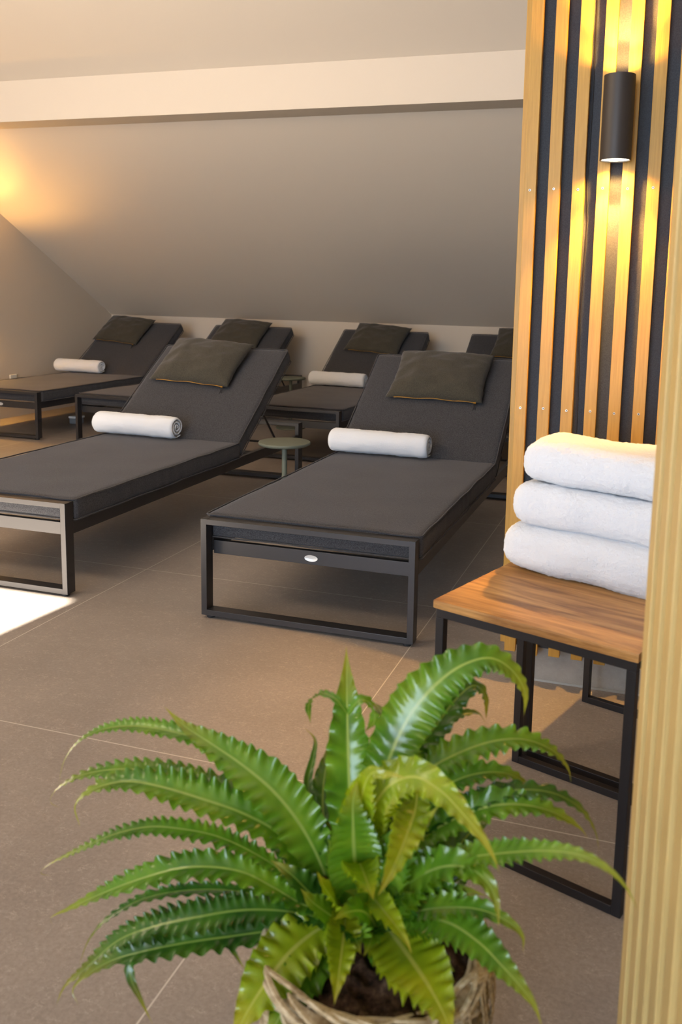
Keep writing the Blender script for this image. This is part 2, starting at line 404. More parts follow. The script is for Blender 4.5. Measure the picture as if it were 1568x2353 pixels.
# near slatted wall end at the right edge of the view
near_wall = bpy.data.objects.new('wall_near', None); C.objects.link(near_wall); near_wall['kind'] = 'structure'
NW0 = Vector((.0035, 1.15, 0)); ang = math.radians(10); e_al = Vector((math.sin(ang), -math.cos(ang), 0)); e_out = Vector((math.cos(ang), math.sin(ang), 0))
near_wall.matrix_world = Matrix(((e_al.x, e_out.x, 0, NW0.x), (e_al.y, e_out.y, 0, NW0.y), (0, 0, 1, 0), (0, 0, 0, 1)))
for k in range(13):
    bm = nb(); box(bm, .0629 * k, .0629 * k + .036, 0, .024, .0, 2.6)
    obj('slat', bm, M_oak_pale, near_wall, bevel=.0015)
bm = nb(); box(bm, .004, .83, .024, .12, 0, 2.6); obj('backing_panel', bm, M_oak_pale, near_wall)

# ------------------------------------------------------------------ up-and-down wall lamps
def wall_lamp(loc, label, power=7, core=60, group='up-and-down wall lamps'):
    R_, Hh = .0385, .205
    t = thing('wall_lamp', label, 'lamp', loc, 0, group)
    bm = nb(); lathe(bm, [(R_ - .003, -Hh / 2), (R_, -Hh / 2), (R_, Hh / 2), (R_ - .003, Hh / 2), (R_ - .003, Hh / 2 - .02), (.0, Hh / 2 - .02), ], 56)
    lathe(bm, [(0, -Hh / 2 + .02), (R_ - .003, -Hh / 2 + .02), (R_ - .003, -Hh / 2)], 56)
    b_ = obj('lamp_housing', bm, M_lamp, t, smooth=True)
    md = b_.modifiers.new('es', 'EDGE_SPLIT'); md.split_angle = math.radians(40)
    for s in (-1, 1):
        bm = nb(); lathe(bm, [(0, 0), (R_ - .0032, 0)], 40); bmesh.ops.translate(bm, verts=bm.verts, vec=(0, 0, s * (Hh / 2 - .003)))
        obj('lens', bm, M_glow, t)
        for nm_, pw, ang_, bl in (('lamp_beam', power, 148, .45), ('lamp_core', core, 86, .45)):
            l = bpy.data.lights.new(nm_, 'SPOT'); l.energy = pw; l.color = (1.0, .51, .115); l.spot_size = math.radians(ang_); l.spot_blend = bl; l.shadow_soft_size = .012
            lo = bpy.data.objects.new(nm_, l); C.objects.link(lo); lo.parent = t; lo.location = (0, 0, s * (Hh / 2 + .002))
            lo.rotation_euler = (0 if s < 0 else math.pi, 0, 0)
    bm = nb(); box(bm, -.014, .014, .030, .052, -.06, .06); obj('bracket', bm, M_lamp, t)
    return t
wall_lamp((-.1375, 2.349, 1.5575), 'black cylindrical wall lamp shining up and down on the golden slatted partition', 13, 62)
wl = wall_lamp((XL + .052, 5.35, 1.05), 'black cylindrical wall lamp on the far left wall beside the back row', 42, 26)
wl.rotation_euler = (0, 0, math.radians(90))

# ------------------------------------------------------------------ loungers
def fabric_fn(hx, hy, hz, crown, seed, side=.0035):
    def fn(p, n):
        q = p.copy()
        ux, uy = p.x / hx, p.y / hy
        if n.z > .5: q.z += crown * (1 - ux ** 4) * (1 - uy ** 4) + .003 * noise.noise(Vector((p.x * 5 + seed, p.y * 5, 0)))
        if abs(n.z) < .5:
            k = noise.noise(Vector((p.x * 26 + seed, p.y * 26, p.z * 5)))
            q += Vector((n.x, n.y, 0)) * (side * k + .004 * (1 - (p.z / hz) ** 2))
        return q
    return fn
def ring_pts(hx, hy, rr, z, n=6):
    out = []
    for (sx, sy, a0) in ((1, 1, 0), (-1, 1, 90), (-1, -1, 180), (1, -1, 270)):
        for i in range(n + 1):
            a = math.radians(a0 + 90 * i / n); out.append((sx * (hx - rr) + rr * math.cos(a), sy * (hy - rr) + rr * math.sin(a), z))
    # densify
    res = []
    for i in range(len(out)):
        a, b_ = Vector(out[i]), Vector(out[(i + 1) % len(out)]); k = max(1, int((b_ - a).length / .04))
        for j in range(k): res.append(a.lerp(b_, j / k))
    return res
def wavy(pts, amp, seed):
    return [p + Vector((noise.noise(p * 9 + Vector((seed, 0, 0))), noise.noise(p * 9 + Vector((0, seed, 5))), noise.noise(p * 9 + Vector((3, 0, seed))))) * amp for p in pts]
W2 = .375
BA = math.radians(35)
M_back = Matrix.Translation((0, 1.362, .285)) @ Matrix.Rotation(BA, 4, 'X')    # local: y along the back, z out of it
def make_lounger():
    t = thing('sun_lounger', '', 'sun lounger')
    # front and head loops, each of four members
    for nm, y0, y1 in (('foot_frame', 0, .045), ('head_frame', 2.105, 2.165)):
        bm = nb()
        box(bm, -W2, -W2 + .02, y0, y1, .012, .347); box(bm, W2 - .02, W2, y0, y1, .012, .347)
        box(bm, -W2 + .02, W2 - .02, y0, y1, .012, .031); box(bm, -W2 + .02, W2 - .02, y0, y1, .329, .347)
        bmesh.ops.remove_doubles(bm, verts=bm.verts, dist=1e-5)
        f_ = obj(nm, bm, M_metal, t, bevel=.001)
        for s in (-1, 1):
            b2 = nb(); lathe(b2, [(0, .0), (.014, .0), (.015, .003), (.015, .012), (0, .012)], 20, (s * (W2 - .025), (y0 + y1) / 2, 0)); obj('foot_pad', b2, M_rubber, f_)
    for s in (-1, 1):
        bm = nb(); box(bm, s * W2 - (.022 if s > 0 else 0), s * W2 + (0 if s > 0 else .022), .045, 2.105, .228, .277); obj('side_rail', bm, M_metal, t, bevel=.001)
    bm = nb(); box(bm, -W2 + .022, W2 - .022, .05, .07, .217, .263); ap = obj('crossbar', bm, M_metal, t, bevel=.001)
    bm = nb()
    lathe(bm, [(0, .0016), (.0215, .0016), (.0225, .0024), (.0235, .0016), (.024, 0), (0, 0)], 40)
    for v in bm.verts: v.co = Vector((v.co.x, -v.co.z, v.co.y * .46))
    bmesh.ops.translate(bm, verts=bm.verts, vec=(.006, .05, .2385)); bd = obj('badge', bm, M_badge, ap, smooth=True); bd['label'] = 'small oval silver badge'
    bm = nb(); tube(bm, [(.006 + (-.010 + .001 * k), .0482, .2385 + .0022 * math.sin(k * 1.9) * (1 - .03 * k)) for k in range(21)], .00035, 4); obj('badge_mark', bm, M_badge_mark, ap)
    # deck slats under the seat and the backrest frame
    bm = nb()
    for i in range(11): box(bm, -W2 + .022, W2 - .022, .13 + i * .11, .19 + i * .11, .262, .272)
    obj('deck_slats', bm, M_metal, t)
    bm = nb()
    for s in (-1, 1): box(bm, s * .33 - .012, s * .33 + .012, 0, .74, -.024, -.002, M_back)
    for y in (0.01, .2, .4, .6, .72): box(bm, -.33, .33, y, y + .025, -.020, -.004, M_back)
    bf = obj('backrest_frame', bm, M_metal, t, bevel=.001)
    bm = nb()
    for s in (-1, 1): tube(bm, [M_back @ Vector((s * .30, .42, -.02)), (s * .30, 1.97, .25)], .006, 8)
    tube(bm, [(-.352, 1.97, .25), (.352, 1.97, .25)], .006, 8); obj('prop_bar', bm, M_metal, t)
    # cushions
    hx = W2 + .005; hy = .652; hz = .040
    bm = rounded_box(hx, hy, hz, .012, 40, 66, 6, fabric_fn(hx, hy, hz, .004, 1.3)); bmesh.ops.translate(bm, verts=bm.verts, vec=(0, .05 + hy, .275 + hz))
    c = obj('seat_cushion', bm, M_cush, t, smooth=True)
    bm = nb()
    for z in (hz - .002, -hz + .002):
        P = [p + Vector((0, .05 + hy, .275 + hz)) for p in wavy(ring_pts(hx + .0015, hy + .0015, .014, z), .003, 2.2)]; tube(bm, P, .0030, 6, closed=True)
    obj('piping', bm, M_pipe, c, smooth=True)
    hy2 = .378
    T = M_back @ Matrix.Translation((0, hy2, hz))
    bm = rounded_box(hx, hy2, hz, .012, 40, 40, 6, fabric_fn(hx, hy2, hz, .004, 7.7), T)
    c = obj('back_cushion', bm, M_cush, t, smooth=True)
    bm = nb()
    for z in (hz - .002, -hz + .002):
        P = [T @ p for p in wavy(ring_pts(hx + .0015, hy2 + .0015, .014, z), .003, 5.2)]; tube(bm, P, .0030, 6, closed=True)
    obj('piping', bm, M_pipe, c, smooth=True)
    return t

def make_pillow(seed=1.):
    """lies on its back in local xy, bottom (zip) edge at -y"""
    t = thing('pillow', '', 'pillow')
    hx, hy, th = .247, .176, .070
    nx, ny = 44, 34; bm = nb(); G = []
    for side in (1, -1):
        g = []
        for j in range(ny + 1):
            row = []
            for i in range(nx + 1):
                a, b_ = 2 * i / nx - 1, 2 * j / ny - 1
                # pinched outline, pointed corners
                x = hx * a * (1 - .055 * (1 - b_ * b_) * abs(a)) ; y = hy * b_ * (1 - .06 * (1 - a * a) * abs(b_))
                h = th * (max(0, (1 - abs(a) ** 2.6)) ** .55) * (max(0, (1 - abs(b_) ** 2.6)) ** .55)
                w_ = noise.noise(Vector((a * 2.8 + seed, b_ * 2.8, side * 3.))) * .016 * (1 - a ** 4) * (1 - b_ ** 4) + noise.noise(Vector((a * 7 + seed, b_ * 7, side))) * .003
                edge = .004 * noise.noise(Vector((a * 4 + seed, b_ * 4, 9)))
                if side == -1 and (i in (0, nx) or j in (0, ny)): row.append(G[0][j][i]); continue
                row.append(bm.verts.new((x + edge, y + edge, side * h * (1 if side > 0 else .55) + (w_ if abs(a) < 1 and abs(b_) < 1 else 0))))
            g.append(row)
        G.append(g)
        for j in range(ny):
            for i in range(nx):
                q = (g[j][i], g[j][i + 1], g[j + 1][i + 1], g[j + 1][i]); bm.faces.new(q if side > 0 else q[::-1])
    pc = obj('pillow_cover', bm, M_pil, t, smooth=True)
    pts = []
    for i in range(31):
        a = -.82 + 1.66 * i / 30; y = -hy * (1 - .06 * (1 - a * a)); pts.append(Vector((hx * a, y - .0005, -.001 + .003 * math.sin(a * 9 + seed) + .002 * (1 - a * a))))
    bm = nb(); tube(bm, pts, .0019, 6); z_ = obj('zip', bm, M_zip, pc); z_['label'] = 'brass zip'
    e = pts[-1]
    bm = nb(); box(bm, e.x - .004, e.x + .010, e.y - .005, e.y + .002, e.z - .003, e.z + .004); obj('zip_slider', bm, M_zip, z_, bevel=.001)
    bm = nb()
    for k, (dx, dy) in enumerate(((-.008, -.05), (.014, -.042))):
        tube(bm, [e + Vector((0, -.004, 0)), e + Vector((.3 * dx, .4 * dy, -.018)), e + Vector((dx, dy, -.028 - .002 * k))], .0018, 5)
    tsl = obj('zip_pull_cord', bm, M_cable, z_, smooth=True)
    return t

def make_roll(seed=0.):
    """rolled towel: spiral sheet along local x, length .48"""
    t = None
    L_, R0, th, turns = .48, .064, .0145, 3.3
    bm = nb(); NA = 150; NX = 60
    a_end = turns * 2 * math.pi
    def rad(a): return R0 - th / 2 - (th * 1.17) * (a_end - a) / (2 * math.pi)
    def sheet(i, j, off):
        a = a_end * i / NA; x = -L_ / 2 + L_ * j / NX
        rr = rad(a); tt = th * (1 if i < NA - 10 else max(.25, (NA - i) / 10))
        ex = min(j, NX - j) / 3; rnd = math.sqrt(max(0, 1 - max(0, 1 - ex) ** 2)) if ex < 1 else 1
        off2 = off * tt / 2 * (.25 + .75 * rnd)
        rr = max(.002, rr + off2 - (0 if rnd == 1 else .004 * (1 - rnd)))
        turn_shift = .013 * noise.noise(Vector((a * .6 + seed, 2., (1 if x > 0 else -1) * 3.)))
        p = Vector((x * (1 + turn_shift * 2 * abs(x) / L_ / .48), rr * math.cos(a + .6), rr * math.sin(a + .6)))
        nn = Vector((0, math.cos(a + .6), math.sin(a + .6)))
        p += nn * (.0035 * noise.noise(p * 14 + Vector((seed, 0, 0))) + .0013 * noise.noise(p * 160) + .0012 * noise.noise(p * 60))
        p.z *= .97
        return p
    O = [[bm.verts.new(sheet(i, j, 1)) for j in range(NX + 1)] for i in range(NA + 1)]
    I = [[bm.verts.new(sheet(i, j, -1)) for j in range(NX + 1)] for i in range(NA + 1)]
    for i in range(NA):
        for j in range(NX):
            bm.faces.new((O[i][j], O[i + 1][j], O[i + 1][j + 1], O[i][j + 1])); bm.faces.new((I[i][j], I[i][j + 1], I[i + 1][j + 1], I[i + 1][j]))
        bm.faces.new((O[i][0], I[i][0], I[i + 1][0], O[i + 1][0])); bm.faces.new((O[i][NX], O[i + 1][NX], I[i + 1][NX], I[i][NX]))
    for j in range(NX):
        bm.faces.new((O[NA][j], I[NA][j], I[NA][j + 1], O[NA][j + 1])); bm.faces.new((O[0][j], O[0][j + 1], I[0][j + 1], I[0][j]))
    return obj('rolled_towel', bm, M_towel, None, smooth=True)

lounger0 = make_lounger(); pillow0 = make_pillow(1.7); roll0 = make_roll(.4)
index_kids()
# front-centre x, y, turn; pillow (x, along back, turn), towel x or None ; labels
LG = 'charcoal sun loungers in two rows'
spots = [
 ((-1.060, 2.548, 0), (.012, .555, -1), (-.155, -1.5),
  'front-row charcoal sun lounger nearest the camera, its whole dark end frame in view',
  'dark olive pillow on the front lounger beside the slatted partition', 'white rolled towel on the front-row lounger nearest the slatted partition'),
 ((-2.350, 2.548, 0), (-.060, .575, -4), (-.165, -3.0),
  'front-row charcoal sun lounger at the left, its end frame golden beside the sunny floor patch',
  'dark olive pillow with brass zip on the front lounger at the left', 'white rolled towel on the front lounger beside the sunny floor patch'),
 ((-4.612, 5.205, -1), (-.12, .590, -6), (-.24, -2.5),
  'charcoal sun lounger in the back row beside the left wall',
  'dark pillow on the back-row lounger beside the left wall', 'cream-lit white rolled towel on the back-row lounger beside the left wall'),
 ((-3.565, 5.215, -2.6), (-.05, .600, -4), None,
  'back-row charcoal sun lounger second from the left wall, mostly hidden behind a front lounger',
  'dark pillow on the back-row lounger second from the left wall', None),
 ((-2.312, 5.240, -2.0), (-.015, .595, -6), (-.165, -2.0),
  'back-row charcoal sun lounger seen between the two front loungers',
  'plump dark pillow on the back-row lounger between the two front ones', 'white rolled towel on the back-row lounger seen between the two front ones'),
 ((-1.145, 5.240, -1.0), (.08, .600, -3), None,
  'back-row charcoal sun lounger against the slatted partition edge, only its backrest top showing',
  'dark pillow on the rightmost back-row lounger, cut off by the slatted partition', None)]
for i, (lo, pi_, tw, la, lb, lc) in enumerate(spots):
    o = lounger0 if i == 0 else copy_tree(lounger0)
    o.location = (lo[0], lo[1], 0); o.rotation_euler = (0, 0, math.radians(lo[2])); tag(o, la, 'sun lounger', LG)
    base = Matrix.Translation((lo[0], lo[1], 0)) @ Matrix.Rotation(math.radians(lo[2]), 4, 'Z')
    p = pillow0 if i == 0 else copy_tree(pillow0)
    mw = base @ M_back @ Matrix.Translation((pi_[0], pi_[1], .080 + .006 + .031)) @ Matrix.Rotation(math.radians(pi_[2]), 4, 'Z') @ Matrix.Rotation(math.radians(3), 4, 'X')
    p.location = mw.to_translation(); p.rotation_euler = mw.to_euler(); tag(p, lb, 'pillow', 'dark pillows on the loungers')
    if tw:
        q = roll0 if i == 0 else roll0.copy()
        if i: C.objects.link(q)
        mw = base @ Matrix.Translation((tw[0], 1.282, .359 + .0625)) @ Matrix.Rotation(math.radians(tw[1]), 4, 'Z') @ Matrix.Rotation(math.radians(158 + i * 7), 4, 'X')
        q.location = mw.to_translation(); q.rotation_euler = mw.to_euler(); tag(q, lc, 'towel', 'white rolled towels on the loungers')

# ------------------------------------------------------------------ round side tables
def make_table():
    t = thing('side_table', '', 'side table')
    bm = nb(); lathe(bm, [(0, .398), (.112, .398), (.120, .402), (.122, .409), (.120, .414), (.117, .415), (0, .415)], 56); obj('table_top', bm, M_sage, t, smooth=True).modifiers.new('e', 'EDGE_SPLIT').split_angle = 0.9
    bm = nb(); lathe(bm, [(.0125, .01), (.0125, .398)], 24); obj('post', bm, M_sage, t, smooth=True)
    bm = nb(); lathe(bm, [(0, 0), (.118, 0), (.120, .004), (.118, .010), (.02, .012), (.0125, .016), (0, .016)], 56); obj('base', bm, M_sage, t)
    return t
table0 = make_table(); index_kids()
for i, (x, y, la) in enumerate([(-1.640, 3.70, 'small round sage-green side table between the two front loungers'),
                                (-2.83, 6.50, 'small round sage-green side table in the back row, behind the front-left backrest'),
                                (-4.02, 6.93, 'small round side table barely showing beside the backrest of the leftmost back-row lounger')]):
    o = table0 if i == 0 else copy_tree(table0)
    o.location = (x, y, 0); tag(o, la, 'side table', 'round side tables between the loungers')

# floor box and left-wall socket
bm = nb(); box(bm, -4.54, -4.46, 5.95, 6.03, 0, .045)
fb = tag(obj('floor_box', bm, mat('grey_box', (.20, .22, .24), .5), bevel=.003), 'small grey box with a pale lid on the floor under the leftmost back lounger', 'box')
bm = nb(); box(bm, -4.545, -4.455, 5.945, 6.035, .045, .062); obj('lid', bm, M_white, fb, bevel=.002)
ws = thing('wall_socket', 'small cream wall socket low on the left wall behind the leftmost lounger', 'socket', (XL, 6.08, .318))
bm = nb(); box(bm, 0, .010, -.040, .040, -.040, .040); obj('socket_plate', bm, M_white, ws, bevel=.003)
bm = nb(); lathe(bm, [(.0, .002), (.019, .002), (.021, .011), (.024, .011), (.024, .0)], 24)
bmesh.ops.rotate(bm, verts=bm.verts, cent=(0, 0, 0), matrix=Matrix.Rotation(math.radians(90), 3, 'Y')); obj('socket_well', bm, M_white, ws)

# ------------------------------------------------------------------ wooden stools and towel stack
RZ = math.radians(-19.0); E1 = Vector((math.cos(RZ), math.sin(RZ), 0)); E2 = Vector((-math.sin(RZ), math.cos(RZ), 0))
def make_stool():
    t = thing('stool', '', 'stool')
    w, dp, h, q = .415, .378, .490, .018
    bm = rounded_box(.212, .194, .009, .003, 30, 30, 4); bmesh.ops.translate(bm, verts=bm.verts, vec=(w / 2, dp / 2, h + .009)); obj('seat', bm, M_top, t)
    for x in (0, w - q):
        for y in (0, dp - q):
            bm = nb(); box(bm, x, x + q, y, y + q, 0, h - q); obj('leg', bm, M_black, t, bevel=.0012)
    for y in (0, dp - q):
        bm = nb(); box(bm, q, w - q, y, y + q, 0, q); obj('floor_bar', bm, M_black, t, bevel=.0012)
    bm = nb()
    box(bm, 0, w, 0, q, h - q, h); box(bm, 0, w, dp - q, dp, h - q, h); box(bm, 0, q, q, dp - q, h - q, h); box(bm, w - q, w, q, dp - q, h - q, h)
    obj('top_frame', bm, M_black, t, bevel=.0012)
    return t
st = make_stool(); index_kids()
S0 = Vector((-.395, 1.640, 0))
st.location = S0; st.rotation_euler = (0, 0, RZ); tag(st, 'wooden-topped stool with black metal frame, in front, its wooden top bare at the front', 'stool', 'stools by the slatted partition')
st2 = copy_tree(st); st2.location = S0 + E1 * .003 + E2 * .402; tag(st2, 'second black-framed stool standing behind the first, against the slatted partition under the towels', 'stool', 'stools by the slatted partition')

def make_folded(seed, L_, D_, H_):
    def fn(p, n):
        q = p.copy()
        q += n * (.010 * noise.noise(p * 5.5 + Vector((seed, 0, 0))) + .0035 * noise.noise(p * 16 + Vector((0, seed, 0))) + .0014 * noise.noise(p * 120) + .0011 * noise.noise(p * 260))
        # fold lines along the left end: plump front, slight sag to the right
        q.z -= .004 * (p.x / (L_ / 2))
        return q
    return rounded_box(L_ / 2, D_ / 2, H_ / 2, H_ * .44, 170, 90, 34, fn)
ztop = .508
for i, (u0, v0, zc, H_, lab) in enumerate([
        (-.008, .262, .057, .104, 'thick white folded towel at the bottom of the stack of three on the stools'),
        (.010, .268, .156, .097, 'thick white folded towel in the middle of the stack of three'),
        (.028, .276, .2475, .090, 'thick white folded towel on top of the stack of three')]):
    L_, D_ = .50, (.27, .25, .20)[i]
    bm = make_folded(3.1 + 4.7 * i, L_, D_, H_)
    o = obj('folded_towel', bm, M_towel, smooth=True)
    p = S0 + E1 * (u0 + L_ / 2) + E2 * (v0 + D_ / 2 - .012); o.location = (p.x, p.y, ztop + zc - .003); o.rotation_euler = (0, 0, RZ + math.radians((0, 1.2, 2.0)[i]))
    tag(o, lab, 'towel', 'folded white towels stacked on the stools')

# ------------------------------------------------------------------ potted fern
PC = Vector((-.300, .968, 0))
fern = thing('potted_fern', 'large green bird-nest fern with long ruffled fronds in a woven grass basket on the floor', 'potted plant', PC)
def R0(bm): bmesh.ops.translate(bm, verts=bm.verts, vec=-PC); return bm
bm = nb()
lathe(bm, [(0, 0), (.105, 0), (.125, .10), (.138, .22), (.140, .285), (.128, .285), (.124, .22), (.112, .10), (.10, .02), (0, .02)], 48)
for k in range(26):
    z0 = .012 + k * .0105
    rr0 = .107 + .034 * min(1, z0 / .22)
    pts = []
    for i in range(72):
        a = i / 72 * 2 * math.pi; pts.append(Vector(((rr0 + .0045 * math.sin(a * 18 + k * math.pi) ) * math.cos(a), (rr0 + .0045 * math.sin(a * 18 + k * math.pi)) * math.sin(a), z0 + .003 * noise.noise(Vector((math.cos(a) * 3, math.sin(a) * 3, k))))))
    tube(bm, pts, .0052, 5, closed=True)
basket = obj('basket', bm, M_wicker, fern, smooth=False); basket['label'] = 'basket woven of dried grass'
bm = nb()
for k in range(72):
    a0 = random.uniform(0, 2 * math.pi); ln = random.uniform(.5, 1.5); th0 = random.uniform(0, 6.28); pts = []; tw = random.uniform(2, 5) * random.choice((-1, 1))
    for i in range(14):
        a = a0 + ln * i / 13; th_ = th0 + tw * i / 13; rr = .137 + .0125 * math.cos(th_); pts.append(Vector((rr * math.cos(a), rr * math.sin(a), .287 + .0135 * math.sin(th_))))
    tube(bm, pts, lambda s: .0042 * (1 - .5 * abs(2 * s - 1) ** 3), 5, squash=.45)
for k in range(14):
    a0 = random.uniform(-1.2, .8); pts = []
    for i in range(10):
        s = i / 9; a = a0 + s * random.uniform(.02, .05) * i; rr = .150 + .012 * math.sin(s * 3.1) - .016 * s; pts.append(Vector((rr * math.cos(a), rr * math.sin(a), .292 - .14 * s)))
    tube(bm, pts, .0035, 5, squash=.4)
obj('basket_rim', bm, M_wicker, basket)
bm = nb(); NR = 26; rings = []
for i in range(NR + 1):
    rr = .126 * i / NR; ring = []
    for k in range(90 if i else 1):
        a = k / 90 * 2 * math.pi; p = Vector((rr * math.cos(a), rr * math.sin(a), 0)); p.z = .262 + .012 * noise.noise(p * 30) + .009 * noise.noise(p * 75) + .02 * (1 - (rr / .126) ** 2); ring.append(bm.verts.new(p))
    rings.append(ring)
for A, B in zip(rings, rings[1:]):
    for k in range(90):
        bm.faces.new((A[0], B[k], B[(k + 1) % 90]) if len(A) == 1 else (A[k], B[k], B[(k + 1) % 90], A[(k + 1) % 90]))
obj('soil', bm, M_soil, fern, smooth=True)

def crom(P, n):
    P = [P[0] * 2 - P[1]] + P + [P[-1] * 2 - P[-2]]; seg = len(P) - 3; out = []
    for i in range(n + 1):
        t = i / n * seg; k = min(int(t), seg - 1); t -= k
        a, b_, c_, d_ = P[k:k + 4]
        out.append(.5 * ((2 * b_) + (c_ - a) * t + (2 * a - 5 * b_ + 4 * c_ - d_) * t * t + (3 * b_ - a - 3 * c_ + d_) * t ** 3))
    # even arc length
    L_ = [0]
    for a, b_ in zip(out, out[1:]): L_.append(L_[-1] + (b_ - a).length)
    res = []; k = 0
    for i in range(n + 1):
        s = L_[-1] * i / n
        while k < n - 1 and L_[k + 1] < s: k += 1
        f_ = (s - L_[k]) / max(1e-9, L_[k + 1] - L_[k]); res.append(out[k].lerp(out[k + 1], min(1, f_)))
    return res, L_[-1]
def frond(P, hw, mi, up=.55, peak=.40, base=.35, ruf=.37, seed=0., fold=.22, tipw=0.):
    n = max(60, int(sum((b_ - a).length for a, b_ in zip(P, P[1:])) / .0022)); n = min(n, 260)
    P, Ln = crom(P, n); bm = nb(); uvl = bm.loops.layers.uv.new('UV')
    J = 10; lam = .0165 * (1 + .22 * math.sin(seed * 3.1)); fold = fold + .16 * math.sin(seed * 1.9); rows = []; prevS = None
    cam_p = Vector((0, 0, HC))
    for i, p in enumerate(P):
        s = i / n; T = (P[min(i + 1, n)] - P[max(i - 1, 0)]).normalized()
        N0 = (Vector((0, 0, 1)) * up + (cam_p - p).normalized() * (1 - up)).normalized()
        S = T.cross(N0)
        if S.length < .15: S = prevS.copy() if prevS else Vector((1, 0, 0))
        S.normalize()
        if prevS is not None:
            if S.dot(prevS) < 0: S = -S
            S = (prevS * .88 + S * .12); S = (S - T * S.dot(T)).normalized()
        prevS = S; N_ = S.cross(T).normalized()
        if N_.dot(N0) < 0: N_ = -N_
        if s < peak: w = base + (1 - base) * math.sin(s / peak * math.pi / 2)
        else: w = max(tipw, math.cos((s - peak) / (1 - peak) * math.pi / 2) ** 1.35)
        w *= 1.36 * hw * (1 + .07 * noise.noise(Vector((s * 7, seed, 0))))
        row = []
        for j in range(J + 1):
            a = 2 * j / J - 1; aa = abs(a); sd = 1 if a > 0 else -1
            ph = 2 * math.pi * (s * Ln / lam * (1 + .08 * sd) - .55 * aa) + seed + (1.7 if sd > 0 else 0) + 2.6 * noise.noise(Vector((s * 11, seed, sd)))
            am = .55 + .9 * abs(noise.noise(Vector((s * 14 + 3, seed + 5, sd)))) * 1.6
            am *= min(1, w / .009)
            edge = 1 + (.055 * am * math.cos(ph + .6) * aa ** 4)
            q = p + S * (w * a * edge) + N_ * (w * fold * aa + min(w, .028) * ruf * am * (aa ** 2.8) * math.sin(ph)) + T * (w * .10 * aa)
            row.append(bm.verts.new(q))
        rows.append(row)
    for i in range(n):
        for j in range(J):
            f_ = bm.faces.new((rows[i][j], rows[i][j + 1], rows[i + 1][j + 1], rows[i + 1][j]))
            for lp, (ii, jj) in zip(f_.loops, ((i, j), (i, j + 1), (i + 1, j + 1), (i + 1, j))): lp[uvl].uv = (jj / J, ii / n)
    me = bpy.data.meshes.new('frond'); bmesh.ops.translate(bm, verts=bm.verts, vec=-PC); bm.to_mesh(me); bm.free()
    for p_ in me.polygons: p_.use_smooth = True
    me.materials.append(M_leaf[mi]); o = bpy.data.objects.new('frond', me); C.objects.link(o); o.parent = fern
    return o

CR = .965                       # depth of the crown
